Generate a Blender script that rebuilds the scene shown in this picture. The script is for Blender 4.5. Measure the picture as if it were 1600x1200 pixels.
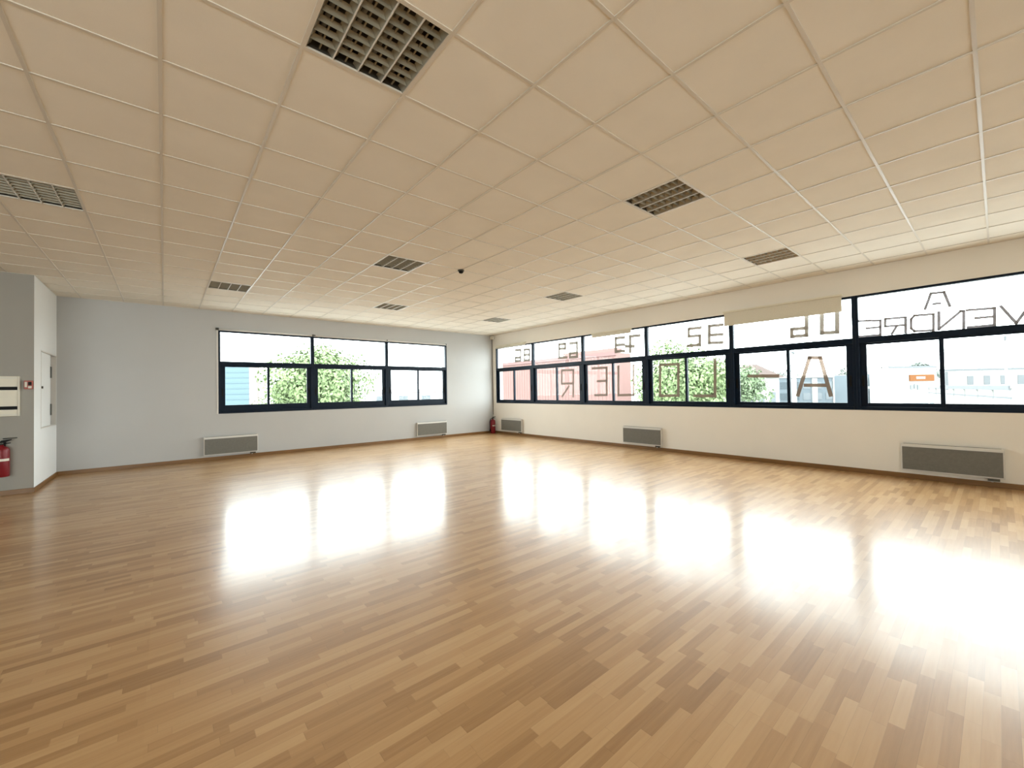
import bpy, bmesh, math, random
from mathutils import Vector, Matrix
R_=math.radians
scene=bpy.context.scene
col=scene.collection
for o in list(bpy.data.objects): bpy.data.objects.remove(o)

# ------------------------------------------------------------ camera
F_PX=642.55
cam_d=bpy.data.cameras.new('camera'); cam=bpy.data.objects.new('camera',cam_d); col.objects.link(cam)
cam_d.sensor_fit='HORIZONTAL'; cam_d.sensor_width=36; cam_d.lens=36*F_PX/1600
cam_d.clip_start=.05; cam_d.clip_end=600
yaw,pitch,roll=0.70186391,0.0162472575,-0.0166603378
fw=Vector((math.sin(yaw)*math.cos(pitch),math.cos(yaw)*math.cos(pitch),math.sin(pitch)))
rt=Vector((math.cos(yaw),-math.sin(yaw),0)); up=rt.cross(fw)
rt2=rt*math.cos(roll)+up*math.sin(roll); up2=up*math.cos(roll)-rt*math.sin(roll)
m=Matrix((rt2,up2,-fw)).transposed().to_4x4(); m.translation=Vector((-8.730,-11.361,1.4425))
cam.matrix_world=m
scene.camera=cam

# ------------------------------------------------------------ sky and exposure
world=bpy.data.worlds.new('overcast_sky'); scene.world=world; world.use_nodes=True
bg=world.node_tree.nodes['Background']; bg.inputs[0].default_value=(.90,.97,1,1); bg.inputs[1].default_value=10.6
vs=scene.view_settings; vs.view_transform='Standard'; vs.look='None'; vs.gamma=1; vs.use_curve_mapping=False
vs.exposure=0.18

H=3.36
GX,GY=-6.345,-10.118          # origin of the ceiling grid
T=.6
RX0,RX1=-15.5,-10.0            # added glazed opening behind the viewer, for more daylight
WL,WB=-16.0,-16.0             # far left and rear limits of the hall
BX,BY=-10.27,-1.73            # corner of the service box
Z0,Z1,ZT=1.03,2.92,2.16       # window bottom, top, transom centre
LB=[-7.80,-5.82,-3.83,-1.84]                                  # bays of the far wall
RB=[-.19,-2.03,-4.03,-5.98,-7.90,-9.85,-11.81,-13.77,-15.7]   # bays of the right wall

def portal(name,loc,rot,sx,sy):
    l=bpy.data.lights.new(name,'AREA'); l.shape='RECTANGLE'; l.size=sx; l.size_y=sy
    l.cycles.is_portal=True
    o=bpy.data.objects.new(name,l); col.objects.link(o); o.location=loc; o.rotation_euler=rot
    return o
portal('daylight_portal_added_rear',((RX0+RX1)/2,WB-.12,1.5),(R_(90),0,0),RX1-RX0,2.8)  # guides sky light through the added rear opening
portal('daylight_portal_far',((LB[0]+LB[-1])/2,.12,(Z0+Z1)/2),(R_(-90),0,0),LB[-1]-LB[0],Z1-Z0)
portal('daylight_portal_right',(.12,(RB[0]+RB[-1])/2,(Z0+Z1)/2),(R_(90),0,R_(90)),RB[0]-RB[-1],Z1-Z0)

# ------------------------------------------------------------ helpers
def new_mat(name,color,rough=.5,metal=0,spec=.5,noise=None,bump=None):
    m=bpy.data.materials.new(name); m.use_nodes=True; nt=m.node_tree; b=nt.nodes['Principled BSDF']
    b.inputs['Base Color'].default_value=(*color,1); b.inputs['Roughness'].default_value=rough
    b.inputs['Metallic'].default_value=metal; b.inputs['Specular IOR Level'].default_value=spec
    N=nt.nodes.new; L=nt.links.new
    geo=None
    if noise or bump:
        geo=N('ShaderNodeNewGeometry')
    if noise:
        sc,amt=noise
        n=N('ShaderNodeTexNoise'); n.inputs['Scale'].default_value=sc; n.inputs['Detail'].default_value=4
        L(geo.outputs['Position'],n.inputs['Vector'])
        mr=N('ShaderNodeMapRange'); mr.inputs['From Min'].default_value=.3; mr.inputs['From Max'].default_value=.7
        mr.inputs['To Min'].default_value=1-amt; mr.inputs['To Max'].default_value=1+amt
        L(n.outputs['Fac'],mr.inputs['Value'])
        mx=N('ShaderNodeVectorMath'); mx.operation='SCALE'; mx.inputs[0].default_value=color
        L(mr.outputs[0],mx.inputs['Scale']); L(mx.outputs[0],b.inputs['Base Color'])
    if bump:
        sc,st=bump
        n=N('ShaderNodeTexNoise'); n.inputs['Scale'].default_value=sc; n.inputs['Detail'].default_value=3
        L(geo.outputs['Position'],n.inputs['Vector'])
        bp=N('ShaderNodeBump'); bp.inputs['Strength'].default_value=st; bp.inputs['Distance'].default_value=.002
        L(n.outputs['Fac'],bp.inputs['Height']); L(bp.outputs[0],b.inputs['Normal'])
    return m

class MB:
    def __init__(s): s.bm=bmesh.new()
    def box(s,x0,x1,y0,y1,z0,z1,mi=0):
        vs=[s.bm.verts.new((x,y,z)) for x in (x0,x1) for y in (y0,y1) for z in (z0,z1)]
        for f in ((0,1,3,2),(4,6,7,5),(0,4,5,1),(2,3,7,6),(0,2,6,4),(1,5,7,3)):
            fc=s.bm.faces.new([vs[i] for i in f]); fc.material_index=mi
        return s
    def poly(s,pts,mi=0):
        f=s.bm.faces.new([s.bm.verts.new(p) for p in pts]); f.material_index=mi; return s
    def prism(s,pts,d,mi=0):
        """pts: closed outline in 3D, d: extrusion vector"""
        d=Vector(d); a=[s.bm.verts.new(p) for p in pts]; b=[s.bm.verts.new(Vector(p)+d) for p in pts]
        fs=[s.bm.faces.new(a),s.bm.faces.new(b[::-1])]
        for i in range(len(a)):
            j=(i+1)%len(a); fs.append(s.bm.faces.new((a[i],a[j],b[j],b[i])))
        for f in fs: f.material_index=mi
        return s
    def tube(s,p0,p1,r0,r1=None,n=16,mi=0,caps=True):
        r1=r0 if r1 is None else r1
        p0=Vector(p0);p1=Vector(p1);ax=(p1-p0).normalized()
        t=Vector((0,0,1)) if abs(ax.z)<.9 else Vector((1,0,0)); u=ax.cross(t).normalized(); v=ax.cross(u)
        A=[];B=[]
        for i in range(n):
            a=2*math.pi*i/n; d=u*math.cos(a)+v*math.sin(a)
            A.append(s.bm.verts.new(p0+d*r0)); B.append(s.bm.verts.new(p1+d*r1))
        for i in range(n):
            j=(i+1)%n; f=s.bm.faces.new((A[i],A[j],B[j],B[i])); f.smooth=True; f.material_index=mi
        if caps:
            s.bm.faces.new(A[::-1]).material_index=mi; s.bm.faces.new(B).material_index=mi
        return s
    def lathe(s,c,prof,n=24,mi=0):
        rings=[]
        for r,z in prof:
            rings.append([s.bm.verts.new((c[0]+r*math.cos(2*math.pi*i/n),c[1]+r*math.sin(2*math.pi*i/n),c[2]+z)) for i in range(n)])
        for a,b in zip(rings,rings[1:]):
            for i in range(n):
                j=(i+1)%n; f=s.bm.faces.new((a[i],a[j],b[j],b[i])); f.smooth=True; f.material_index=mi
        s.bm.faces.new(rings[0][::-1]).material_index=mi; s.bm.faces.new(rings[-1]).material_index=mi
        return s
    def build(s,name,mats,parent=None,bevel=0,recalc=True):
        if recalc: bmesh.ops.recalc_face_normals(s.bm,faces=s.bm.faces)
        me=bpy.data.meshes.new(name); s.bm.to_mesh(me); s.bm.free()
        for mt in (mats if isinstance(mats,(list,tuple)) else [mats]): me.materials.append(mt)
        o=bpy.data.objects.new(name,me); col.objects.link(o)
        if parent is not None: o.parent=parent
        if bevel:
            bv=o.modifiers.new('bevel','BEVEL'); bv.width=bevel; bv.segments=2; bv.limit_method='ANGLE'
        return o
def empty(name,loc=(0,0,0),rz=0):
    o=bpy.data.objects.new(name,None); col.objects.link(o); o.location=loc; o.rotation_euler=(0,0,rz); o.empty_display_size=.1
    return o
def tag(o,label,cat,group=None,kind=None):
    o['label']=label; o['category']=cat
    if group: o['group']=group
    if kind: o['kind']=kind
    return o
def struct(o): o['kind']='structure'; return o
def copy_tree(o,parent=None):
    c=o.copy(); col.objects.link(c)
    if parent is not None: c.parent=parent
    for ch in [k for k in list(bpy.data.objects) if k.parent==o]: copy_tree(ch,c)
    return c

# ------------------------------------------------------------ materials
M={}
M['wall']=new_mat('white_wall_paint',(.86,.82,.75),.75,spec=.25,noise=(1.5,.015),bump=(180,.12))
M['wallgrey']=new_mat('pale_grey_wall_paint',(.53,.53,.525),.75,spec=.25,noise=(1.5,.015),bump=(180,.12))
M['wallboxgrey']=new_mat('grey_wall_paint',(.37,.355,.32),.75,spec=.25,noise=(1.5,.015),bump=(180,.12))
M['wallbox']=new_mat('cool_white_wall_paint',(.86,.875,.875),.7,spec=.25,noise=(1.5,.01))
M['tile']=new_mat('mineral_ceiling_tile',(.84,.79,.70),.95,spec=.1,noise=(3,.02),bump=(260,.35))
M['tbar']=new_mat('ceiling_grid_paint',(.66,.61,.53),.32,spec=.6)
M['dark']=new_mat('dark_void',(.015,.013,.010),.9,spec=.1)
M['navy']=new_mat('navy_window_aluminium',(.0012,.008,.021),.4,spec=.2,noise=(3,.08))
M['black']=new_mat('black_plastic',(.006,.006,.006),.6,spec=.2)
M['alu']=new_mat('satin_aluminium',(.45,.42,.34),.4,metal=.7,noise=(6,.04))
M['louv']=new_mat('louvre_blade_aluminium',(.52,.50,.43),.38,metal=.7,noise=(6,.04))
M['tube']=new_mat('unlit_fluorescent_tube',(.45,.44,.40),.3)
M['housing']=new_mat('shaded_grey_housing',(.06,.055,.045),.6)
M['louv2']=new_mat('pearl_louvre_blade',(.30,.27,.20),.5,metal=.2,noise=(6,.04))
M['whitemetal']=new_mat('white_enamelled_metal',(.72,.70,.66),.35,spec=.4,noise=(8,.02))
M['grille']=new_mat('grey_heater_grille',(.20,.19,.165),.5,spec=.25,noise=(30,.06))
M['blind']=new_mat('cream_blind_fabric',(.70,.655,.55),.85,spec=.15,noise=(60,.03))
def tape_mat(name,c,tr):
    """thin see-through packing tape"""
    m=bpy.data.materials.new(name); m.use_nodes=True; nt=m.node_tree; b=nt.nodes['Principled BSDF']; N=nt.nodes.new; L=nt.links.new
    b.inputs['Base Color'].default_value=(*c,1); b.inputs['Roughness'].default_value=.5
    t=N('ShaderNodeBsdfTransparent'); t.inputs[0].default_value=(*tr,1)
    a=N('ShaderNodeAddShader'); L(b.outputs[0],a.inputs[0]); L(t.outputs[0],a.inputs[1])
    g=N('ShaderNodeNewGeometry'); n=N('ShaderNodeTexNoise'); n.inputs['Scale'].default_value=9; L(g.outputs['Position'],n.inputs['Vector'])
    mr=N('ShaderNodeMapRange'); L(n.outputs['Fac'],mr.inputs['Value']); mr.inputs['To Min'].default_value=.6; mr.inputs['To Max'].default_value=1.4
    sc=N('ShaderNodeVectorMath'); sc.operation='SCALE'; sc.inputs[0].default_value=tr; L(mr.outputs[0],sc.inputs['Scale']); L(sc.outputs[0],t.inputs[0])
    L(a.outputs[0],nt.nodes['Material Output'].inputs[0])
    return m
M['tape_big']=tape_mat('brown_packing_tape',(.20,.17,.145),(.235,.205,.185))
M['tape_mid']=tape_mat('pale_packing_tape',(.25,.23,.20),(.14,.13,.12))
M['tape_thin']=tape_mat('grey_tape',(.20,.19,.20),(.12,.115,.12))
M['red']=new_mat('red_enamel',(.20,.008,.014),.35,spec=.4,noise=(10,.05))
M['redplastic']=new_mat('red_plastic',(.36,.06,.03),.4)
M['cream']=new_mat('cream_laminate',(.78,.73,.60),.45,noise=(8,.02))
M['label']=new_mat('pale_label_paper',(.75,.72,.62),.6)
M['steel']=new_mat('dark_steel',(.08,.08,.07),.35,metal=.8)

# plinth wood
def wood(name,c1,c2,axis,rough,scale):
    m=bpy.data.materials.new(name); m.use_nodes=True; nt=m.node_tree; b=nt.nodes['Principled BSDF']; N=nt.nodes.new; L=nt.links.new
    g=N('ShaderNodeNewGeometry'); mp=N('ShaderNodeMapping'); s=[14,14,14]; s[axis]=.9; mp.inputs['Scale'].default_value=[a*scale for a in s]
    L(g.outputs['Position'],mp.inputs['Vector']); n=N('ShaderNodeTexNoise'); n.inputs['Scale'].default_value=1; n.inputs['Detail'].default_value=5
    L(mp.outputs[0],n.inputs['Vector']); r=N('ShaderNodeValToRGB'); r.color_ramp.elements[0].position=.3; r.color_ramp.elements[1].position=.72
    r.color_ramp.elements[0].color=(*c1,1); r.color_ramp.elements[1].color=(*c2,1); L(n.outputs['Fac'],r.inputs[0]); L(r.outputs[0],b.inputs['Base Color'])
    b.inputs['Roughness'].default_value=rough
    return m
M['plinthx']=wood('oak_plinth_along_far_wall',(.17,.080,.022),(.26,.13,.042),0,.4,1)
M['plinthy']=wood('oak_plinth_along_right_wall',(.17,.080,.022),(.26,.13,.042),1,.4,1)

def floor_mat():
    m=bpy.data.materials.new('beech_strip_parquet'); m.use_nodes=True; nt=m.node_tree; b=nt.nodes['Principled BSDF']; N=nt.nodes.new; L=nt.links.new
    def math_(op,a,bv=None,c=None):
        n=N('ShaderNodeMath'); n.operation=op
        for i,x in enumerate((a,bv,c)):
            if x is None: continue
            if isinstance(x,(int,float)): n.inputs[i].default_value=x
            else: L(x,n.inputs[i])
        return n.outputs[0]
    g=N('ShaderNodeNewGeometry'); sp=N('ShaderNodeSeparateXYZ'); L(g.outputs['Position'],sp.inputs[0])
    X,Y=sp.outputs[0],sp.outputs[1]
    W=.052
    ry=math_('DIVIDE',Y,W); row=math_('FLOOR',ry); fy=math_('FRACT',ry)
    wn=N('ShaderNodeTexWhiteNoise'); wn.noise_dimensions='1D'; L(row,wn.inputs['W'])
    xs=math_('ADD',math_('DIVIDE',X,.40),math_('MULTIPLY',wn.outputs['Value'],7.3))
    cell=math_('FLOOR',xs); fx=math_('FRACT',xs)
    cmb=N('ShaderNodeCombineXYZ'); L(cell,cmb.inputs[0]); L(row,cmb.inputs[1])
    wc=N('ShaderNodeTexWhiteNoise'); wc.noise_dimensions='2D'; L(cmb.outputs[0],wc.inputs['Vector'])
    # every three strips make one board: a slight tone shared by the board
    brd=math_('FLOOR',math_('DIVIDE',row,3)); cb=N('ShaderNodeCombineXYZ'); L(math_('FLOOR',math_('DIVIDE',X,2.2)),cb.inputs[0]); L(brd,cb.inputs[1])
    wb=N('ShaderNodeTexWhiteNoise'); wb.noise_dimensions='2D'; L(cb.outputs[0],wb.inputs['Vector'])
    # grain
    mp=N('ShaderNodeMapping'); mp.inputs['Scale'].default_value=(2.2,38,1); L(g.outputs['Position'],mp.inputs['Vector'])
    ad=N('ShaderNodeVectorMath'); ad.operation='ADD'; L(mp.outputs[0],ad.inputs[0]); L(wc.outputs['Color'],ad.inputs[1])
    gn=N('ShaderNodeTexNoise'); gn.inputs['Scale'].default_value=1.6; gn.inputs['Detail'].default_value=5; L(ad.outputs[0],gn.inputs['Vector'])
    t=math_('ADD',math_('MULTIPLY',wc.outputs['Value'],.54),math_('ADD',math_('MULTIPLY',wb.outputs['Value'],.16),math_('MULTIPLY',gn.outputs['Fac'],.36)))
    r=N('ShaderNodeValToRGB'); e=r.color_ramp.elements; e[0].position=.12; e[0].color=(.315,.165,.062,1); e[1].position=1.0; e[1].color=(.620,.405,.205,1)
    k=e.new(.5); k.color=(.480,.282,.125,1)
    L(t,r.inputs[0])
    seam=math_('MULTIPLY',math_('GREATER_THAN',fy,.035),math_('GREATER_THAN',fx,.006))
    mr=N('ShaderNodeMapRange'); L(seam,mr.inputs['Value']); mr.inputs['To Min'].default_value=.86; mr.inputs['To Max'].default_value=1
    sc=N('ShaderNodeVectorMath'); sc.operation='SCALE'; L(r.outputs[0],sc.inputs[0]); L(mr.outputs[0],sc.inputs['Scale'])
    L(sc.outputs[0],b.inputs['Base Color'])
    # varnish: scuffed, uneven gloss
    n2=N('ShaderNodeTexNoise'); n2.inputs['Scale'].default_value=1.3; n2.inputs['Detail'].default_value=2; L(g.outputs['Position'],n2.inputs['Vector'])
    rr=N('ShaderNodeMapRange'); L(n2.outputs['Fac'],rr.inputs['Value']); rr.inputs['From Min'].default_value=.3; rr.inputs['From Max'].default_value=.7
    rr.inputs['To Min'].default_value=.33; rr.inputs['To Max'].default_value=.37; L(rr.outputs[0],b.inputs['Roughness'])
    b.inputs['Specular IOR Level'].default_value=.30
    b.inputs['Coat Weight'].default_value=.5; b.inputs['Coat Roughness'].default_value=.165; b.inputs['Coat IOR'].default_value=1.45
    return m
M['floor']=floor_mat()

def glass_mat():
    m=bpy.data.materials.new('window_glass'); m.use_nodes=True; nt=m.node_tree; nt.nodes.clear(); N=nt.nodes.new; L=nt.links.new
    o=N('ShaderNodeOutputMaterial'); t=N('ShaderNodeBsdfTransparent'); t.inputs[0].default_value=(.965,.985,.975,1)
    g=N('ShaderNodeBsdfGlossy'); g.inputs['Roughness'].default_value=.02
    # Schlick reflectance, the same for rays entering and leaving the pane
    ge=N('ShaderNodeNewGeometry'); dt=N('ShaderNodeVectorMath'); dt.operation='DOT_PRODUCT'
    L(ge.outputs['Incoming'],dt.inputs[0]); L(ge.outputs['Normal'],dt.inputs[1])
    def mm(op,a,b=None):
        n=N('ShaderNodeMath'); n.operation=op
        for i,x in enumerate((a,b)):
            if x is None: continue
            if isinstance(x,(int,float)): n.inputs[i].default_value=x
            else: L(x,n.inputs[i])
        return n.outputs[0]
    f=mm('ADD',mm('MULTIPLY',mm('POWER',mm('SUBTRACT',1.0,mm('ABSOLUTE',dt.outputs['Value'])),5.0),.5),.008)
    x=N('ShaderNodeMixShader'); L(f,x.inputs[0]); L(t.outputs[0],x.inputs[1]); L(g.outputs[0],x.inputs[2]); L(x.outputs[0],o.inputs[0])
    return m
M['glass']=glass_mat()

# ------------------------------------------------------------ shell
struct(MB().box(WL-.3,.3,WB-.3,.3,-.3,0).build('floor',M['floor']))
# ceiling: 600 mm tiles in an exposed grid, left open where the luminaires sit
lights=[(-3,1),(2,1),(7,1),(0,7),(6,7),(-6,7),(-3,12),(2,12),(7,12)]
def breaks(lo,hi,o):
    a=[lo]; k=math.ceil((lo-o)/T+1e-6)
    while o+k*T<hi-1e-6: a.append(o+k*T); k+=1
    return a+[hi]
bxs=breaks(WL,0,GX); bys=breaks(WB,0,GY)
mb=MB()
for xa,xb in zip(bxs,bxs[1:]):
    for ya,yb in zip(bys,bys[1:]):
        c=(math.floor(((xa+xb)/2-GX)/T),math.floor(((ya+yb)/2-GY)/T))
        if c in lights: continue
        mb.poly([(xa,ya,H+.006),(xa,yb,H+.006),(xb,yb,H+.006),(xb,ya,H+.006)])
ceiling=struct(mb.build('ceiling',M['tile'],recalc=False))
mb=MB()
for x in bxs[1:-1]: mb.box(x-.0095,x+.0095,WB,0,H,H+.012)
for y in bys[1:-1]: mb.box(WL,0,y-.0095,y+.0095,H+.0005,H+.0125)
# perimeter angle
mb.box(WL,0,-.02,0,H-.001,H+.01).box(-.02,0,WB,0,H-.001,H+.01)
mb.build('grid_bars',M['tbar'],ceiling)
struct(MB().box(WL-.3,.3,WB-.3,.3,H+.45,H+.6).build('unseen_roof_slab',M['dark']))   # unseen roof slab, added to keep sky light out of the void

def wall_with_opening(name,axis,a0,a1,o0,o1,mat):
    mb=MB()
    def b(p0,p1,z0,z1):
        if axis=='x': mb.box(p0,p1,0,.3,z0,z1)
        else: mb.box(0,.3,p0,p1,z0,z1)
    b(a0,a1,0,Z0); b(a0,a1,Z1,H+.45); b(a0,o0,Z0,Z1); b(o1,a1,Z0,Z1)
    return struct(mb.build(name,mat))
wall_with_opening('wall_far','x',WL,0,LB[0],LB[-1],M['wallgrey'])
wall_with_opening('wall_right','y',WB,.3,RB[-1],RB[0],M['wall'])
struct(MB().box(WL-.3,WL,WB,.3,0,H+.45).build('wall_left',M['wallgrey']))
struct(MB().box(WL-.3,RX0,WB-.3,WB,0,H+.45).box(RX1,.3,WB-.3,WB,0,H+.45).box(RX0,RX1,WB-.3,WB,2.9,H+.45).box(RX0,RX1,WB-.3,WB,0,.1).build('wall_rear',M['wall']))
# service box: grey face towards the hall, white return with a recessed hatch
AY0,AY1,AZ0,AZ1=-1.27,-.03,.945,2.235
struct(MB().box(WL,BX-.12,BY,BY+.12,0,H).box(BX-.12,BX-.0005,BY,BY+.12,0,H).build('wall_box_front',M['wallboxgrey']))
mb=MB()
xw0,xw1=BX-.12,BX
mb.box(xw0,xw1,BY+.1205,0,0,AZ0).box(xw0,xw1,BY+.1205,0,AZ1,H).box(xw0,xw1,BY+.1205,AY0,AZ0,AZ1).box(xw0,xw1,AY1,0,AZ0,AZ1)
mb.box(BX-.0005,BX,BY,BY+.1205,0,H)
struct(mb.build('wall_box_side',M['wallbox']))
# plinths
struct(MB().box(BX+.014,0,-.014,0,0,.075).build('baseboard_far',M['plinthx'],bevel=.003))
struct(MB().box(-.014,0,WB,-.014,0,.075).build('baseboard_right',M['plinthy'],bevel=.003))
struct(MB().box(BX,BX+.014,BY-.014,-.0005,0,.075).build('baseboard_box_side',M['plinthy'],bevel=.003))
struct(MB().box(WL,BX,BY-.014,BY,0,.075).build('baseboard_box_front',M['plinthx'],bevel=.003))

# ------------------------------------------------------------ windows
# every bay: fixed light above a transom, two sliding sashes below
wn=0
def bay(axis,a,b,n,rail):
    """a<b along the wall; depth d runs outwards from the inner wall face"""
    root=struct(empty('window_%d'%n,((a+b)/2,0,Z0) if axis=='x' else (0,(a+b)/2,Z0)))
    off=(a+b)/2
    def B(mb,p0,p1,d0,d1,z0,z1):
        p0-=off;p1-=off;z0-=Z0;z1-=Z0
        if axis=='x': mb.box(p0,p1,d0,d1,z0,z1)
        else: mb.box(d0,d1,p0,p1,z0,z1)
    f=MB(); j=.042
    B(f,a,a+j,0.0,.075,Z0,Z1); B(f,b-j,b,0,.075,Z0,Z1)
    B(f,a+j,b-j,0.0,.075,Z1-.035,Z1); B(f,a+j,b-j,-.006,.075,Z0,Z0+.055); B(f,a+j,b-j,0,.075,ZT-.035,ZT+.06)
    f.build('frame',M['navy'],root,bevel=.004)
    g=MB(); B(g,a+j,b-j,.034,.040,ZT+.06,Z1-.035); g.build('fanlight_pane',M['glass'],root)
    mid=(a+b)/2; zb,zt=Z0+.055,ZT-.035
    lo,hi=a+j,b-j
    for k,(p0,p1,d) in enumerate(((lo,mid+.025,.014),(mid-.025,hi,.046))):
        s=MB(); st=.088; me=.05
        wl=st if k==0 else me; wr=me if k==0 else st
        B(s,p0,p0+wl,d,d+.026,zb,zt); B(s,p1-wr,p1,d,d+.026,zb,zt)
        B(s,p0+wl,p1-wr,d,d+.026,zb,zb+rail); B(s,p0+wl,p1-wr,d,d+.026,zt-.03,zt)
        sash=s.build('sash',M['navy'],root,bevel=.003)
        g=MB(); B(g,p0+wl,p1-wr,d+.010,d+.016,zb+rail,zt-.03); g.build('pane',M['glass'],sash)
        h=MB(); hp=p0+.022 if k==0 else p1-.022-.03
        B(h,hp,hp+.03,d-.012,d,1.42,1.60); h.build('sash_handle',M['black'],sash,bevel=.004)
    return root
for a,b in zip(LB,LB[1:]): wn+=1; bay('x',a,b,wn,.135)
for b,a in zip(RB,RB[1:]): wn+=1; bay('y',a,b,wn,.06)
# unseen glazing added to the rear wall to brighten the near ceiling and floor
rw=struct(empty('window_12',(RX0,WB,0)))
f=MB(); n=2; L_=RX1-RX0
for k in range(n+1): f.box(L_*k/n-.03,L_*k/n+.03,-.07,0,.1,2.9)
f.box(0,L_,-.07,0,.1,.17).box(0,L_,-.07,0,2.83,2.9).build('frame',M['navy'],rw)
for k in range(n): MB().box(L_*k/n+.03,L_*(k+1)/n-.03,-.04,-.034,.17,2.83).build('pane',M['glass'],rw)
# white outer sill reveal lining under the panes
struct(MB().box(LB[0],LB[-1],.076,.34,Z0-.02,Z0+.004).build('trim_2',M['whitemetal']))
struct(MB().box(.076,.34,RB[-1],RB[0],Z0-.02,Z0+.004).build('trim_3',M['whitemetal']))
# slim light bead around the far opening
struct(MB().box(LB[0]-.03,LB[0],-.008,0,Z0,Z1+.03).box(LB[0]-.03,LB[-1]+.015,-.008,0,Z1,Z1+.03).build('trim_4',M['whitemetal']))

# ------------------------------------------------------------ luminaires
def luminaire():
    root=empty('recessed_luminaire')
    s=T/2-.010; zt=.16
    hb=MB(); w=.0015
    hb.box(-s,s,-s,s,zt,zt+.01)
    for x0,x1,y0,y1 in ((-s,-s+w,-s,s),(s-w,s,-s,s),(-s,s,-s,-s+w),(-s,s,s-w,s)): hb.box(x0,x1,y0,y1,.008,zt)
    hb.build('housing',M['housing'],root)
    fr=MB(); fwid=.005
    for x0,x1,y0,y1 in ((-s,-s+fwid,-s,s),(s-fwid,s,-s,s),(-s+fwid,s-fwid,-s,-s+fwid),(-s+fwid,s-fwid,s-fwid,s)): fr.box(x0,x1,y0,y1,0,.012)
    fr.build('frame',M['tbar'],root)
    inner=s-fwid; cw=2*inner/4
    for k in range(4):
        cx=-inner+cw*(k+.5)
        # parabolic side reflectors of one trough
        mb=MB()
        for sd in (-1,1):
            prof=[(cw/2-.002,.004),(cw/2-.008,.016),(cw/2-.017,.030),(cw/2-.028,.040)]
            for (r0,z0),(r1,z1) in zip(prof,prof[1:]):
                mb.poly([(cx+sd*r0,-inner,z0),(cx+sd*r0,inner,z0),(cx+sd*r1,inner,z1),(cx+sd*r1,-inner,z1)])
        mb.build('reflector',M['alu'],root,recalc=False)
        lv=MB(); n=8
        for i in range(1,n):
            y=-inner+2*inner*i/n
            # curved cross blade: wider foot at the top
            hw=cw/2-.003; ht=cw/2-.020
            for sg in (-1,1):
                for q in (
                    [(cx-hw,y+sg*.001,.006),(cx+hw,y+sg*.001,.006),(cx+ht+.006,y+sg*.005,.022),(cx-ht-.006,y+sg*.005,.022)],
                    [(cx-ht-.006,y+sg*.005,.022),(cx+ht+.006,y+sg*.005,.022),(cx+ht,y+sg*.013,.036),(cx-ht,y+sg*.013,.036)]): lv.poly(q)
        # central rib that splits the opening of each cell in two
        lv.box(cx-.004,cx+.004,-inner,inner,.026,.034)
        lv.build('louvre',M['louv2'],root,recalc=False)
        tb=MB(); tb.tube((cx,-inner+.02,.105),(cx,inner-.02,.105),.013,n=12); tb.build('fluorescent_tube',M['tube'],root)
    ds=MB()
    for k in range(1,4):
        x=-inner+cw*k; ds.box(x-.0035,x+.0035,-inner,inner,.001,.006)
    ds.build('divider',M['whitemetal'],root)
    return root
LLAB={(-3,1):'large four-trough recessed grid light nearest the viewer, cut by the top edge',
(2,1):'recessed square louvre light in the right middle of the ceiling',
(7,1):'recessed louvre light closest to the long window wall at right',
(0,7):'recessed louvre light above the far left window, just left of the ceiling sensor',
(6,7):'small recessed louvre light between the ceiling sensor and the right window wall',
(-6,7):'recessed louvre light cut by the left edge of the picture',
(-3,12):'recessed louvre light over the left end of the far window',
(2,12):'small recessed louvre light over the right part of the far window',
(7,12):'smallest recessed louvre light nearest the far corner of the room'}
first=None
for ij in lights:
    o=luminaire() if first is None else copy_tree(first)
    if first is None: first=o
    o.location=(GX+(ij[0]+.5)*T,GY+(ij[1]+.5)*T,H)
    tag(o,LLAB[ij],'ceiling light','recessed louvre lights in the ceiling')
# smoke detector
sd=empty('smoke_detector',(GX+2.0*T,GY+7.0*T,H)); tag(sd,'small dark round detector on the middle of the ceiling','smoke detector')
MB().lathe((0,0,0),[(.05,0),(.052,-.012),(.045,-.02)]).build('base',M['steel'],sd)
MB().lathe((0,0,-.02),[(.036,0),(.034,-.02),(.02,-.03)]).build('sensor_head',M['black'],sd)
# small box sensor at the far corner, dark strip drawn for the shadow gap below it
cs=empty('motion_sensor',(-.09,-.12,3.22)); tag(cs,'small white corner sensor just under the ceiling in the far corner','sensor')
MB().box(-.05,.05,-.05,.05,0,.11).build('case',M['cream'],cs,bevel=.008)
MB().box(-.035,.035,-.054,-.05,.02,.06).build('lens',M['label'],cs)
MB().box(.05,.089,-.01,.01,.04,.06).build('wall_bracket',M['steel'],cs)
cb=MB().tube((-.012,-.012,.62),(-.012,-.012,3.3),.008,n=8).build('corner_shadow_strip',M['steel'])
tag(cb,'thin dark strip standing in for the shadow gap down the far corner behind the extinguisher','painted shadow')

# ------------------------------------------------------------ blinds
def blind(y0,y1,zt,zb,label,thick=.012,rolled=.02):
    r=empty('roller_blind',(-.03,(y0+y1)/2,zt)); tag(r,label,'blind','roller blinds on the right windows')
    l=(y1-y0)/2
    MB().box(-.035,.028,-l-.012,l+.012,-.002,.028).build('head_rail',M['cream'],r,bevel=.003)
    MB().box(-.004,-.001,-l,l,zb-zt,0).build('fabric',M['blind'],r)
    MB().box(-.009,.004,-l,l,zb-zt-.012,zb-zt+.006).build('bottom_bar',M['blind'],r,bevel=.002)
blind(-1.75,-.25,2.955,2.90,'short cream blind, barely lowered, over the window next to the far corner')
blind(-5.60,-4.40,2.90,2.82,'narrow cream blind, barely lowered, over the third bay from the far corner')
blind(-9.69,-7.79,2.945,2.69,'wide cream blind lowered furthest, over the window with the large letter A')
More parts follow.
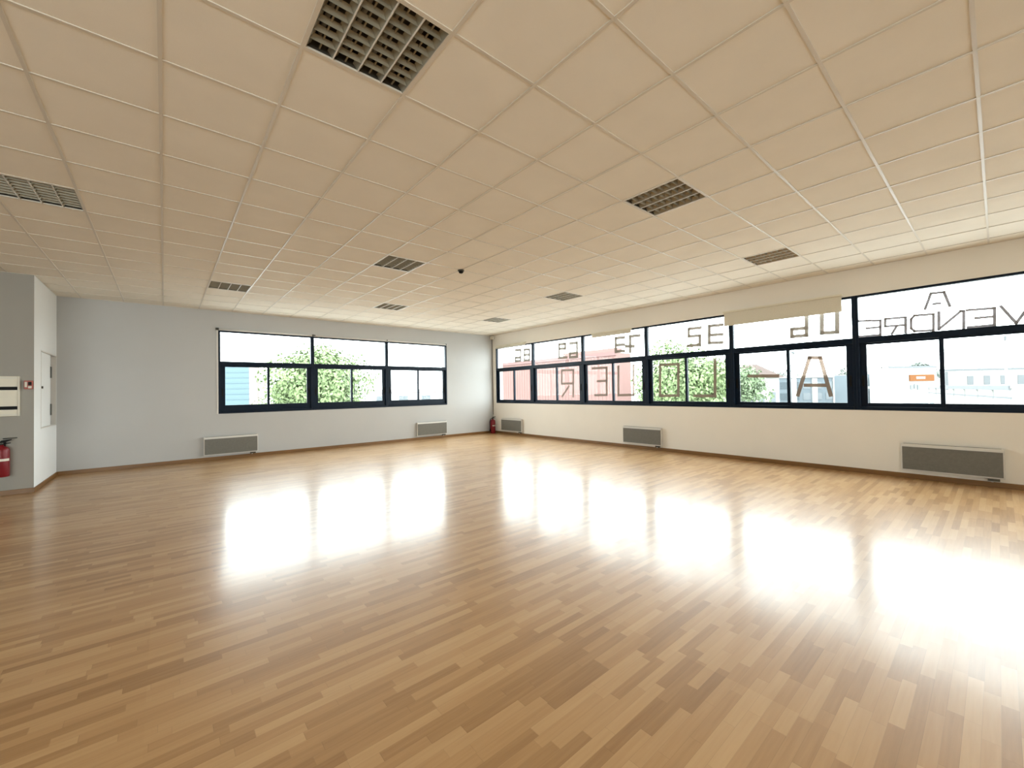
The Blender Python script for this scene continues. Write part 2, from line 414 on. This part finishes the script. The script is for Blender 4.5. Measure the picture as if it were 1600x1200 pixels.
# far window: curtain rail
cr=empty('curtain_rail',(-6.83,-.03,2.94)); tag(cr,'slim pale rail fixed along the top of the far window','curtain rail')
MB().tube((-.99,0,0),(1.0,0,0),.016,n=10).build('rail',M['whitemetal'],cr)
MB().box(-1.02,-.96,-.02,.021,-.02,.03).build('end_bracket',M['steel'],cr)
MB().box(1.0,1.03,-.02,.021,-.02,.03).build('end_bracket',M['steel'],cr)
cr2=empty('curtain_rail',(-3.83,-.03,2.945)); tag(cr2,'thinner pale rail above the two right bays of the far window','curtain rail')
MB().tube((-1.94,0,0),(1.96,0,0),.009,n=8).build('rail',M['whitemetal'],cr2)
for x in (-1.94,0,1.96): MB().box(x-.012,x+.012,-.012,.021,-.012,.02).build('bracket',M['steel'],cr2)

# ------------------------------------------------------------ wall heaters
def heater():
    r=empty('panel_heater')      # faces -y, back at y=0
    L2,h,d=.515,.42,.085
    MB().box(-L2,L2,-d+.012,-.015,.012,h).build('casing',M['whitemetal'],r,bevel=.006)
    g=MB(); g.box(-L2+.018,L2-.018,-d,-d+.013,.035,h-.045)
    n=0
    fr=g.build('front_grille',M['grille'],r)
    s=MB()
    for k in range(22):
        z=.045+k*(h-.10)/21; s.box(-L2+.03,L2-.03,-d-.003,-d+.001,z,z+.006)
    s.build('grille_slats',M['grille'],fr)
    MB().box(-L2+.03,L2-.03,-d+.02,-.03,h,h+.003).build('top_outlet',M['steel'],r)
    c=MB().box(L2-.16,L2-.05,-d+.015,-.03,-.022,.012).build('control_box',M['steel'],r,bevel=.003)
    MB().tube((L2-.12,-d+.03,-.036),(L2-.12,-d+.03,-.022),.012,n=12).build('thermostat_knob',M['whitemetal'],c)
    for x in (-L2+.15,L2-.15): MB().box(x-.03,x+.03,-.016,0,.10,h-.06).build('wall_bracket',M['steel'],r)
    return r
hl=[((-7.56,0,.105),0,'long grey panel heater on the far wall below the left window bay'),
((-2.42,0,.105),0,'grey panel heater on the far wall nearest the room corner'),
((0,-1.04,.105),-90,'small looking grey panel heater on the window wall beside the corner extinguisher'),
((0,-5.85,.105),-90,'grey panel heater in the middle of the right window wall'),
((0,-10.88,.115),-90,'dark grey panel heater at the right edge, nearest the viewer')]
h0=None
for loc,rz,lab in hl:
    o=heater() if h0 is None else copy_tree(h0)
    h0=h0 or o
    o.location=loc; o.rotation_euler=(0,0,R_(rz)); tag(o,lab,'heater','panel heaters under the windows')

# ------------------------------------------------------------ fire extinguishers
def extinguisher(loc,rz,label,hgt=.55,r=.08):
    e=empty('fire_extinguisher',loc,rz); tag(e,label,'fire extinguisher')
    b=hgt-.13
    MB().lathe((0,0,0),[(r*.9,0),(r,.012),(r,b*.86),(r*.92,b*.93),(r*.6,b*.985),(.028,b),(.024,b+.02)]).build('cylinder',M['red'],e)
    lb=MB()
    for i in range(6):
        a0,a1=[R_(-100+14*(i+k)) for k in (0,1)]; rr=r*1.008
        lb.poly([(rr*math.cos(a0),rr*math.sin(a0),b*.52),(rr*math.cos(a1),rr*math.sin(a1),b*.52),(rr*math.cos(a1),rr*math.sin(a1),b*.60),(rr*math.cos(a0),rr*math.sin(a0),b*.60)])
    lb.build('instruction_label',M['label'],e)
    v=MB().lathe((0,0,b+.02),[(.026,0),(.026,.035),(.018,.04)],n=16).build('valve',M['steel'],e)
    MB().prism([(-.02,-.012,b+.05),(.0,-.012,b+.085),(.10,-.012,b+.10),(.10,-.012,b+.085),(.02,-.012,b+.05)],(0,.024,0)).build('handle',M['black'],v)
    MB().prism([(-.02,-.01,b+.04),(.09,-.01,b+.05),(.09,-.01,b+.038),(-.0,-.01,b+.028)],(0,.02,0)).build('lever',M['black'],v)
    h=MB(); pts=[(-.02,-.03,b+.04),(-.07,-.05,b+.02),(-.10,-.05,b-.06),(-.10,-.045,b*.5),(-.095,-.04,b*.35)]
    for p,q in zip(pts,pts[1:]): h.tube(p,q,.010,n=10)
    h.build('hose',M['black'],e)
    MB().tube((-.095,-.04,b*.36),(-.092,-.04,b*.14),.012,.026,n=12).build('nozzle',M['black'],e)
    return e
e1=extinguisher((-10.575,BY-.098,.295),0,'red fire extinguisher hung on the grey wall at the left edge',.58,.085)
MB().box(-.03,.03,.082,.098,.42,.52).build('wall_bracket',M['steel'],e1)
MB().tube((.0,.09,.555),(.14,.09,.56),.008,n=8).build('hanging_hook',M['steel'],e1)
extinguisher((-.15,-.16,0.0),R_(-35),'red fire extinguisher standing in the far corner beside the small heater',.60,.088)

# ------------------------------------------------------------ things on the service box
k=empty('wall_unit',(-10.76,BY,1.185)); tag(k,'cream wall unit with two black slots, cut by the left edge','wall unit')
MB().box(-.35,.335,-.055,0,0,.60).build('body',M['cream'],k,bevel=.004)
MB().box(.335,.352,-.062,0,0,.60).box(-.367,-.35,-.062,0,0,.60).build('side_frame',M['label'],k,bevel=.002)
for z in (.098,.392): MB().box(-.34,.333,-.060,-.050,z,z+.050).build('slot',M['black'],k)
for z in (.0,.555): MB().box(-.34,.333,-.061,-.053,z+.005,z+.035).build('edge_strip',M['label'],k)
c=empty('fire_call_point',(-10.322,BY,1.59)); tag(c,'small red fire call point on the grey wall beside the white corner','call point')
MB().box(-.045,.045,-.045,0,0,.13).build('case',M['redplastic'],c,bevel=.006)
MB().box(-.035,-.012,-.049,-.045,.03,.11).build('break_glass',M['label'],c)
MB().box(.0,.034,-.048,-.045,.06,.11).build('button_recess',M['black'],c)
MB().box(.0,.034,-.048,-.045,.012,.045).build('reset_tab',M['label'],c)
# hatch
hroot=empty('wall_hatch',(BX,-.65,AZ0)); tag(hroot,'white hatch door recessed in the white return wall at left','hatch')
y=lambda a:a+.65
hm=MB(); dd=.05
hm.box(-.118,-.11,y(AY0),y(AY1),0,AZ1-AZ0)
hm.build('back_panel',M['wallbox'],hroot)
hf=MB(); w=.02
hf.box(-.11,.003,y(AY0),y(AY0)+w,0,AZ1-AZ0).box(-.11,.003,y(AY1)-w,y(AY1),0,AZ1-AZ0).box(-.11,.003,y(AY0)+w,y(AY1)-w,0,w).box(-.11,.003,y(AY0)+w,y(AY1)-w,AZ1-AZ0-w,AZ1-AZ0)
hf.build('frame',M['whitemetal'],hroot)
hd=MB().box(-.040,-.006,y(AY0)+.024,y(-.50),.024,AZ1-AZ0-.024).build('door_leaf',M['wallbox'],hroot,bevel=.003)
MB().tube((-.006,y(-1.21),.68),(.016,y(-1.21),.68),.020,n=16).build('knob',M['steel'],hd)
for z in (.20,.86): MB().box(-.007,.006,y(-.52),y(-.44),z,z+.20).build('hinge',M['steel'],hd,bevel=.003)
MB().box(-.09,-.062,y(-.49),y(AY1)-.024,.024,AZ1-AZ0-.024).build('fixed_leaf',M['wallgrey'],hroot)

# ------------------------------------------------------------ tape letters on the right panes
GL=[
('A', 'big', [[(-9.014, 1.28), (-9.204, 1.94), (-9.362, 1.928), (-9.492, 1.279)], [(-9.135, 1.452), (-9.442, 1.445)]]),
('dash', 'big', [[(-8.201, 1.653), (-8.686, 1.635)]]),
('L', 'big', [[(-7.564, 2.004), (-7.547, 1.265), (-7.12, 1.265)]]),
('O', 'big', [[(-6.303, 1.985), (-6.746, 1.973), (-6.729, 1.273), (-6.285, 1.266), (-6.303, 1.985)]]),
('U', 'big', [[(-5.178, 2.003), (-5.16, 1.284), (-5.596, 1.29), (-5.614, 2.01)]]),
('E', 'big', [[(-4.333, 2.006), (-4.793, 1.999), (-4.776, 1.293), (-4.401, 1.285)], [(-4.495, 1.658), (-4.785, 1.658)]]),
('R', 'big', [[(-3.659, 1.26), (-3.677, 1.996), (-3.24, 1.999), (-3.23, 1.621), (-3.668, 1.619)], [(-3.498, 1.533), (-3.246, 1.261)]]),
('0', 'mid', [[(-9.401, 2.786), (-9.391, 2.356), (-9.605, 2.348), (-9.615, 2.784), (-9.401, 2.786)]]),
('6', 'mid', [[(-8.951, 2.813), (-9.177, 2.811), (-9.166, 2.343), (-8.94, 2.345), (-8.943, 2.48), (-9.169, 2.474)]]),
('3', 'mid', [[(-7.717, 2.725), (-7.457, 2.733), (-7.448, 2.376), (-7.708, 2.364)], [(-7.452, 2.545), (-7.712, 2.528)]]),
('2', 'mid', [[(-7.267, 2.724), (-7.014, 2.728), (-7.01, 2.567), (-7.256, 2.553), (-7.251, 2.355), (-6.99, 2.359)]]),
('7', 'mid', [[(-5.791, 2.727), (-5.532, 2.732), (-5.523, 2.354)], [(-5.407, 2.499), (-5.626, 2.479)]]),
('3', 'mid', [[(-5.357, 2.728), (-5.109, 2.731), (-5.101, 2.39), (-5.348, 2.385)], [(-5.105, 2.555), (-5.352, 2.545)]]),
('6', 'mid', [[(-3.565, 2.753), (-3.825, 2.745), (-3.815, 2.354), (-3.555, 2.355), (-3.558, 2.473), (-3.818, 2.464)]]),
('9', 'mid', [[(-3.422, 2.365), (-3.136, 2.376), (-3.146, 2.767), (-3.383, 2.756), (-3.38, 2.625), (-3.142, 2.637)]]),
('8', 'mid', [[(-1.628, 2.74), (-1.868, 2.733), (-1.86, 2.398), (-1.619, 2.404), (-1.628, 2.74)], [(-1.623, 2.575), (-1.864, 2.564)]]),
('6', 'mid', [[(-1.206, 2.766), (-1.443, 2.756), (-1.434, 2.406), (-1.196, 2.401), (-1.199, 2.516), (-1.436, 2.509)]]),
('V', 'thin', [[(-11.407, 2.486), (-11.534, 2.224), (-11.668, 2.491)]]),
('E', 'thin', [[(-11.097, 2.483), (-11.349, 2.473), (-11.344, 2.224), (-11.101, 2.219)], [(-11.177, 2.359), (-11.347, 2.357)]]),
('N', 'thin', [[(-10.815, 2.497), (-10.809, 2.246), (-11.033, 2.479), (-11.062, 2.477), (-11.056, 2.229)]]),
('D', 'thin', [[(-10.551, 2.249), (-10.514, 2.298), (-10.518, 2.44), (-10.556, 2.489), (-10.759, 2.48), (-10.753, 2.229), (-10.551, 2.249)]]),
('R', 'thin', [[(-10.451, 2.24), (-10.456, 2.476), (-10.22, 2.485), (-10.217, 2.366), (-10.454, 2.358)], [(-10.352, 2.354), (-10.294, 2.235)]]),
('E', 'thin', [[(-9.905, 2.496), (-10.164, 2.471), (-10.158, 2.23), (-9.898, 2.238)], [(-9.995, 2.364), (-10.161, 2.363)]]),
('A', 'thin', [[(-10.673, 2.572), (-10.739, 2.792), (-10.874, 2.787), (-10.927, 2.573)], [(-10.765, 2.633), (-10.828, 2.628)]]),
]
LW={'big':.060,'mid':.062,'thin':.034}
NAMES=[ ('A','large brown taped A on the lower panes under the wide blind'),
('dash','single horizontal taped dash left of the large taped A'),
('L','large taped mirrored L on the pane in front of the tree'),
('O','large taped O on the left pane of the window facing the tree'),
('U','large taped U on the pane left of the taped O window'),
('E','large taped mirrored E in front of the red building'),
('R','large taped mirrored R, furthest left of the big taped letters'),
('0','taped digit 0 just below the right end of the wide blind'),
('6','taped mirrored digit 6 under the wide blind beside the 0'),
('3','taped mirrored digit 3 on the upper pane left of the wide blind'),
('2','taped mirrored digit 2 on the upper pane above the taped O and L'),
('7','taped mirrored crossed digit 7 on the upper pane above the taped U'),
('3','taped mirrored digit 3 left of the taped crossed 7'),
('6','taped mirrored digit 6 beside the right mullion of the second upper pane from the corner'),
('9','taped mirrored digit 9 in the middle of the second upper pane from the corner'),
('8','taped boxy digit on the right of the upper pane nearest the corner'),
('6','taped digit nearest the room corner on the upper pane'),
('V','thin taped V cut by the right edge of the picture'),
('E','thin taped mirrored E beside the V on the upper right pane'),
('N','thin taped mirrored N in the middle of the word on the upper right pane'),
('D','thin taped mirrored D between N and R on the upper right pane'),
('R','thin taped mirrored R between D and the last E'),
('E','thin taped mirrored E at the left end of the word next to the mullion'),
('A','thin taped A above the word on the upper right pane')]
gname={'big':'large taped letters on the lower panes','mid':'taped digits on the upper panes','thin':'thin taped letters on the upper right pane'}
LZ=Z0+.055
for (n,kind,pl),(n2,lab) in zip(GL,NAMES):
    w=LW[kind]; mb=MB()
    if kind=='mid' and pl[0][0][0]>-6: w=.074
    lower=kind=='big'
    for si,st in enumerate(pl):
        for a,b in zip(st,st[1:]):
            a=Vector(a);b=Vector(b)
            if not lower:
                a.y=max(a.y,ZT+.062+w/2); b.y=max(b.y,ZT+.062+w/2)
            d=(b-a)
            if d.length<.01: continue
            d.normalize(); nn=Vector((-d.y,d.x)); a2=a-d*w/2; b2=b+d*w/2
            # sashes sit at two depths: keep the tape on its own pane
            yc=(a.x+b.x)/2
            if lower:
                bi=[i for i in range(len(RB)-1) if RB[i]>=yc>=RB[i+1]][0]; mid=(RB[bi]+RB[bi+1])/2
                x=.0235 if yc<mid else .0555
            else: x=.0335
            x-=.0006*len(mb.bm.faces)/6*.3
            q=[(x,*(a2+nn*w/2)),(x,*(a2-nn*w/2)),(x,*(b2-nn*w/2)),(x,*(b2+nn*w/2))]
            mb.prism(q,(.0004,0,0))
    o=mb.build('taped_digit' if kind=='mid' else ('taped_dash' if n=='dash' else 'taped_letter'),M['tape_'+kind])
    tag(o,lab,'window letter',gname[kind])

# ------------------------------------------------------------ outside
M['asphalt']=new_mat('pale_yard_concrete',(.36,.36,.35),.9,noise=(.6,.12))
M['redclad']=new_mat('red_metal_cladding',(.165,.100,.090),.85,spec=.1,noise=(.4,.03))
M['redtrim']=new_mat('red_fascia_trim',(0.15,0.09,0.085),.85,spec=.1)
M['blueclad']=new_mat('pale_blue_cladding',(.088,.125,.142),.85,spec=.1)
M['whiteclad']=new_mat('white_render_outside',(0.3,0.3,0.285),.85,spec=.1,noise=(.5,.04))
M['cladpink']=new_mat('pinkish_render',(0.16,0.135,0.13),.85,spec=.1)
M['tileroof']=new_mat('terracotta_roof',(0.068,0.05,0.044),.85,spec=.1,noise=(3,.1))
M['bluegrey']=new_mat('blue_grey_facade',(0.095,0.112,0.124),.85,spec=.1,noise=(.6,.05))
M['winout']=new_mat('outside_window_glass',(0.06,0.072,0.08),.15)
M['orange']=new_mat('orange_shop_sign',(0.125,0.05,0.018),.85,spec=.1)
M['greyline']=new_mat('grey_metal_edge',(0.06,0.066,0.07),.5)
M['bark']=new_mat('tree_bark',(0.05,0.045,0.04),.9,noise=(5,.2))
def leafmat(name,c):
    m=new_mat(name,c,.6,spec=.3,noise=(1.1,.38)); return m
M['leaf1']=leafmat('yellow_green_leaves',(.135,.185,.080))
M['leaf2']=leafmat('mid_green_leaves',(.115,.155,.085))
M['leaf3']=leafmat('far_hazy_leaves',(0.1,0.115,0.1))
ZG=-4.2
g=struct(MB().box(.9,300,-120,300,ZG-.3,ZG).box(-150,.9,.9,300,ZG-.3,ZG).build('ground',M['asphalt']))

def building(name,label,corners,z1,mat,group=None):
    """corners: plan outline, anticlockwise"""
    r=empty(name,(corners[0][0],corners[0][1],ZG)); tag(r,label,'building',group)
    off=Vector((corners[0][0],corners[0][1],0))
    MB().prism([Vector((x,y,0))-off for x,y in corners],(0,0,z1-ZG)).build('walls',mat,r)
    return r,off
def rect(p,q,depth):
    """outline from p to q with depth to the far side (away from the hall)"""
    p=Vector(p);q=Vector(q); d=(q-p).normalized(); n=Vector((-d.y,d.x))
    c=(p+q)/2
    if (c+n-Vector((-8.7,-11.4))).length<(c-n-Vector((-8.7,-11.4))).length: n=-n
    return [tuple(p),tuple(q),tuple(q+n*depth),tuple(p+n*depth)],d,n
def strip(r,off,p,q,t0,t1,z0,z1,mat,name,out=.05,back=0):
    """a slab laid on the facade p-q between fractions t0,t1 and heights z0,z1"""
    p=Vector(p);q=Vector(q); d=(q-p); _,_,n=rect(p,q,1)
    a=p+d*t0-n*out; b=p+d*t1-n*out; pts=[a,b,b+n*(out+.01+back),a+n*(out+.01+back)]
    return MB().prism([(v.x-off.x,v.y-off.y,z0-ZG) for v in pts],(0,0,z1-z0)).build(name,mat,r)
# red building
p,q=(28.8,35.4),(28.2,15.0)
c_,_,_=rect(p,q,2.6)
rb,off=building('warehouse','long red clad building outside the windows nearest the corner',c_,5.35,M['redclad'])
rib=MB()
for k in range(41):
    t=k/40; y0=p[1]+(q[1]-p[1])*t; x0=p[0]+(q[0]-p[0])*t
    rib.box(x0-.03-off.x,x0-off.x,y0-.10-off.y,y0+.10-off.y,0,5.0-ZG)
rib.build('cladding_ribs',M['redclad'],rb)
strip(rb,off,p,q,0,1,5.05,5.45,M['redtrim'],'roof_fascia',.15)
strip(rb,off,p,q,.62,1,5.45,5.85,M['redclad'],'raised_parapet',.1,1)
for t in (.2,.5,.8): strip(rb,off,p,q,t,t+.1,-4.1,-.9,M['whiteclad'],'loading_door',.1)
# pale low building right of the red one
p,q=(46.5,19.5),(47.8,12.0)
c_,_,_=rect(p,q,7)
wb_,off=building('house','low pale house seen through the taped U beside the red building',c_,2.6,M['whiteclad'])
strip(wb_,off,p,q,-.02,1.02,2.6,2.85,M['cladpink'],'eaves',.3)
for t in (.15,.45,.72): strip(wb_,off,p,q,t,t+.12,.0,1.1,M['winout'],'window',.03)
# house with tiled roof
p,q=(34.2,5.6),(36.9,2.4)
c_,d_,n_=rect(p,q,7)
hs,off=building('house','cream house with a terracotta roof behind the taped dash',c_,2.3,M['whiteclad'])
a,b=Vector(p)-d_*.4-n_*.4,Vector(q)+d_*.4-n_*.4; mid1=(a+b)/2
rf=MB(); e=[a-off.to_2d(),b-off.to_2d(),b+n_*7.8-off.to_2d(),a+n_*7.8-off.to_2d()]
m1=(e[0]+e[3])/2+d_*1.0; m2=(e[1]+e[2])/2-d_*1.0
zb=2.3-ZG; P3=[rf.bm.verts.new((v.x,v.y,zb)) for v in e]; Q1=rf.bm.verts.new((m1.x,m1.y,zb+1.5)); Q2=rf.bm.verts.new((m2.x,m2.y,zb+1.5))
for f in ((P3[0],P3[1],Q2,Q1),(P3[1],P3[2],Q2),(P3[2],P3[3],Q1,Q2),(P3[3],P3[0],Q1),(P3[3],P3[2],P3[1],P3[0])): rf.bm.faces.new(f)
rf.build('tiled_roof',M['tileroof'],hs)
for t in (.1,.32,.55): strip(hs,off,p,q,t,t+.13,-.1,.55,M['winout'],'window',.03)
strip(hs,off,p,q,.8,.92,-1.5,.9,M['winout'],'door',.03)
# blue-grey offices
p,q=(58.0,10.5),(66.5,2.6)
c_,_,_=rect(p,q,6)
og,off=building('office_building','pale blue grey office block behind the large taped A',c_,2.6,M['bluegrey'])
strip(og,off,p,q,0,1,2.6,2.9,M['whiteclad'],'parapet',.15)
for i in range(7):
    for z in (-2.6,-.6,1.0): strip(og,off,p,q,.04+i*.137,.04+i*.137+.09,z,z+1.0,M['winout'],'window',.04)
for i in range(4): strip(og,off,p,q,.06+i*.25,.12+i*.25,-4.2,2.5,M['whiteclad'],'white_pier',.15)
# small blue grey building left of the shop
p,q=(55.2,-.3),(57.4,-2.6)
c_,_,_=rect(p,q,4)
sg,off=building('office_building','small glazed grey building left of the shop with the orange sign',c_,2.7,M['bluegrey'])
strip(sg,off,p,q,0,1,.95,1.25,M['whiteclad'],'white_band',.1)
for i in range(4): strip(sg,off,p,q,.05+i*.24,.05+i*.24+.15,1.35,2.3,M['winout'],'window',.05)
strip(sg,off,p,q,.05,.95,-1.2,.7,M['winout'],'shopfront_glass',.05)
# shop with orange sign
p,q=(51.2,-3.7),(55.8,-7.0)
c_,_,_=rect(p,q,2.2)
sh,off=building('shop','white shop front with an orange sign seen in the last window',c_,3.2,M['whiteclad'])
strip(sh,off,p,q,0,1,3.2,3.4,M['greyline'],'parapet_edge',.06)
sg_=strip(sh,off,p,q,.42,.93,1.75,2.45,M['orange'],'orange_sign',.12)
for a0,a1 in ((.55,.575),(.585,.62),(.63,.655),(.665,.70),(.71,.735)): strip(sh,off,p,q,a0,a1,1.98,2.24,M['whiteclad'],'sign_mark',.14)
for a0,a1,z0,z1 in ((.44,.50,.85,1.35),(.515,.575,.95,1.45),(.585,.64,.80,1.35)): strip(sh,off,p,q,a0,a1,z0,z1,M['winout'],'blue_logo_mark',.06)
strip(sh,off,p,q,.28,.92,-2.9,-.6,M['winout'],'shop_window',.05)
# long white warehouse
p,q=(70.5,-6.2),(84.0,-24.0)
c_,_,_=rect(p,q,12)
lw,off=building('warehouse','long white warehouse along the horizon in the last window',c_,3.1,M['whiteclad'])
strip(lw,off,p,q,0,1,3.1,3.35,M['greyline'],'roof_edge',.1)
strip(lw,off,p,q,.02,.045,.6,3.0,M['greyline'],'dark_downpipe',.1)
for t in (.14,.22,.30,.38,.46,.6,.75): strip(lw,off,p,q,t,t+.03,1.2,2.4,M['greyline'],'window',.05)
# covered walkway in front
cw=empty('canopy',(41.9,-8.4,ZG)); tag(cw,'long low pale canopy running in front of the white warehouse','canopy')
def seg(a,b,z0,z1,w,mat,name):
    a=Vector(a)-Vector((41.9,-8.4)); b=Vector(b)-Vector((41.9,-8.4)); d=(b-a).normalized(); n=Vector((-d.y,d.x))*w/2
    return MB().prism([(v.x,v.y,z0-ZG) for v in (a-n,b-n,b+n,a+n)],(0,0,z1-z0)).build(name,mat,cw)
seg((41.9,-8.4),(23.2,-12.8),1.15,1.25,2.2,M['whiteclad'],'roof_sheet')
seg((41.6,-7.4),(23.0,-11.7),1.05,1.30,.08,M['greyline'],'edge_beam')
seg((41.6,-7.45),(23.0,-11.75),.62,.72,.06,M['greyline'],'lower_rail')
for k in range(8):
    t=k/7; x=41.7+(23.1-41.7)*t; yy=-7.45+(-11.75+7.45)*t
    MB().tube((x-41.9,yy+8.4,0),(x-41.9,yy+8.4,1.15-ZG),.05,n=8).build('post',M['whiteclad'],cw)
# masts
def mast(x,y,zt,label,head):
    r=empty('street_lamp',(x,y,ZG)); tag(r,label,'street lamp')
    MB().tube((0,0,0),(0,0,zt-ZG),.16,.09,n=10).build('pole',M['whiteclad'],r)
    MB().box(-.3,.3,-.12,.12,zt-ZG,zt-ZG+head).build('lamp_head',M['greyline'],r)
mast(69.4,-12.0,6.6,'tall thin mast rising above the white warehouse at right',.5)
mast(38.0,1.43,4.6,'thin lamp post left of the large taped A',.2)
# far pale blocks through the far window
p,q=(30.0,92.0),(52.0,74.0)
c_,_,_=rect(p,q,12)
fb,off=building('warehouse','very pale distant building low in the right bay of the far window',c_,2.2,M['whiteclad'])
strip(fb,off,p,q,0,1,1.2,1.7,M['cladpink'],'wall_band',.1)
for t in (.1,.3,.5,.7): strip(fb,off,p,q,t,t+.08,-1,.6,M['winout'],'window',.05)
# pale blue ribbed building
p,q=(-7.2,37.0),(-2.75,33.3)
c_,_,n_=rect(p,q,1.2)
bb,off=building('warehouse','pale blue ribbed building at the left of the far window',c_,4.2,M['blueclad'])
rib=MB(); pv,qv=Vector(p),Vector(q)
for k_ in range(17):
    z=ZG+.25+k_*.5
    a=pv-n_*.04-off.to_2d(); b=qv-n_*.04-off.to_2d()
    rib.prism([(a.x,a.y,z-ZG),(b.x,b.y,z-ZG),(b.x+n_.x*.05,b.y+n_.y*.05,z-ZG),(a.x+n_.x*.05,a.y+n_.y*.05,z-ZG)],(0,0,.08))
rib.build('cladding_ribs',M['blueclad'],bb)
strip(bb,off,p,q,1.0,1.13,ZG+.01,4.2,M['cladpink'],'corner_wall',.02,.3)

# trees: trunk, limbs and a crown of separate leaves
def tree(x,y,zc,rx,rz,mat,label,seed,n=5200,leaf=.20,group='trees outside the windows'):
    rnd=random.Random(seed)
    r=empty('tree',(x,y,ZG)); tag(r,label,'tree',group)
    hc=zc-ZG
    mb=MB(); mb.tube((0,0,0),(0,0,hc-rz*.3),.26*rx/3,.14*rx/3,n=10)
    for k in range(9):
        a=k*2.4; l=rx*rnd.uniform(.5,.8)
        mb.tube((0,0,hc-rz*rnd.uniform(.4,.8)),(l*math.cos(a),l*math.sin(a),hc+rz*rnd.uniform(-.1,.6)),.08*rx/3,.02,n=6)
    mb.build('trunk',M['bark'],r)
    cl=[(rnd.gauss(0,.38)*rx,rnd.gauss(0,.38)*rx,hc+rnd.gauss(0,.36)*rz,rnd.uniform(.28,.5)*rx) for _ in range(26)]
    cl=[c for c in cl if (c[0]/rx)**2+(c[1]/rx)**2+((c[2]-hc)/rz)**2<.75]+[(0,0,hc,.62*rx)]
    vs=[];fs=[]
    for i in range(n):
        core=rnd.random()<.4
        cx,cy,cz,cr=cl[-1] if core else cl[rnd.randrange(len(cl))]
        while True:
            d=Vector((rnd.gauss(0,1),rnd.gauss(0,1),rnd.gauss(0,1)))
            if d.length>.01: break
        d.normalize(); p=Vector((cx,cy,cz))+d*cr*(rnd.uniform(.5,1.4) if core else rnd.uniform(.7,1.1))
        nrm=(d+Vector((rnd.uniform(-.8,.8),rnd.uniform(-.8,.8),rnd.uniform(-.3,.9)))).normalized()
        u=nrm.cross(Vector((rnd.uniform(-1,1),rnd.uniform(-1,1),.3))).normalized(); v=nrm.cross(u); s=leaf*rnd.uniform(.6,1.2)
        b=len(vs)
        vs+= [p-u*s*.5,p+v*s*.28+nrm*s*.06,p+u*s*.5,p-v*s*.28+nrm*s*.06]; fs.append((b,b+1,b+2,b+3))
    me=bpy.data.meshes.new('foliage'); me.from_pydata([tuple(a) for a in vs],[],fs); me.materials.append(mat)
    o=bpy.data.objects.new('foliage',me); col.objects.link(o); o.parent=r
    return r
tree(-.55,18.4,1.7,3.5,3.3,M['leaf1'],'big round light green tree filling the far window',1,26000,.28)
tree(20.1,3.7,1.7,3.7,3.0,M['leaf1'],'green tree filling the window behind the taped O and L',2,17000,.30)
tree(28.9,2.7,1.5,2.0,1.7,M['leaf2'],'small green tree left of the cream house',3,5200,.28)
tree(31.0,8.0,2.1,1.6,1.8,M['leaf2'],'slim tree between the red building and the pale house',4,2600,.26)
k=0
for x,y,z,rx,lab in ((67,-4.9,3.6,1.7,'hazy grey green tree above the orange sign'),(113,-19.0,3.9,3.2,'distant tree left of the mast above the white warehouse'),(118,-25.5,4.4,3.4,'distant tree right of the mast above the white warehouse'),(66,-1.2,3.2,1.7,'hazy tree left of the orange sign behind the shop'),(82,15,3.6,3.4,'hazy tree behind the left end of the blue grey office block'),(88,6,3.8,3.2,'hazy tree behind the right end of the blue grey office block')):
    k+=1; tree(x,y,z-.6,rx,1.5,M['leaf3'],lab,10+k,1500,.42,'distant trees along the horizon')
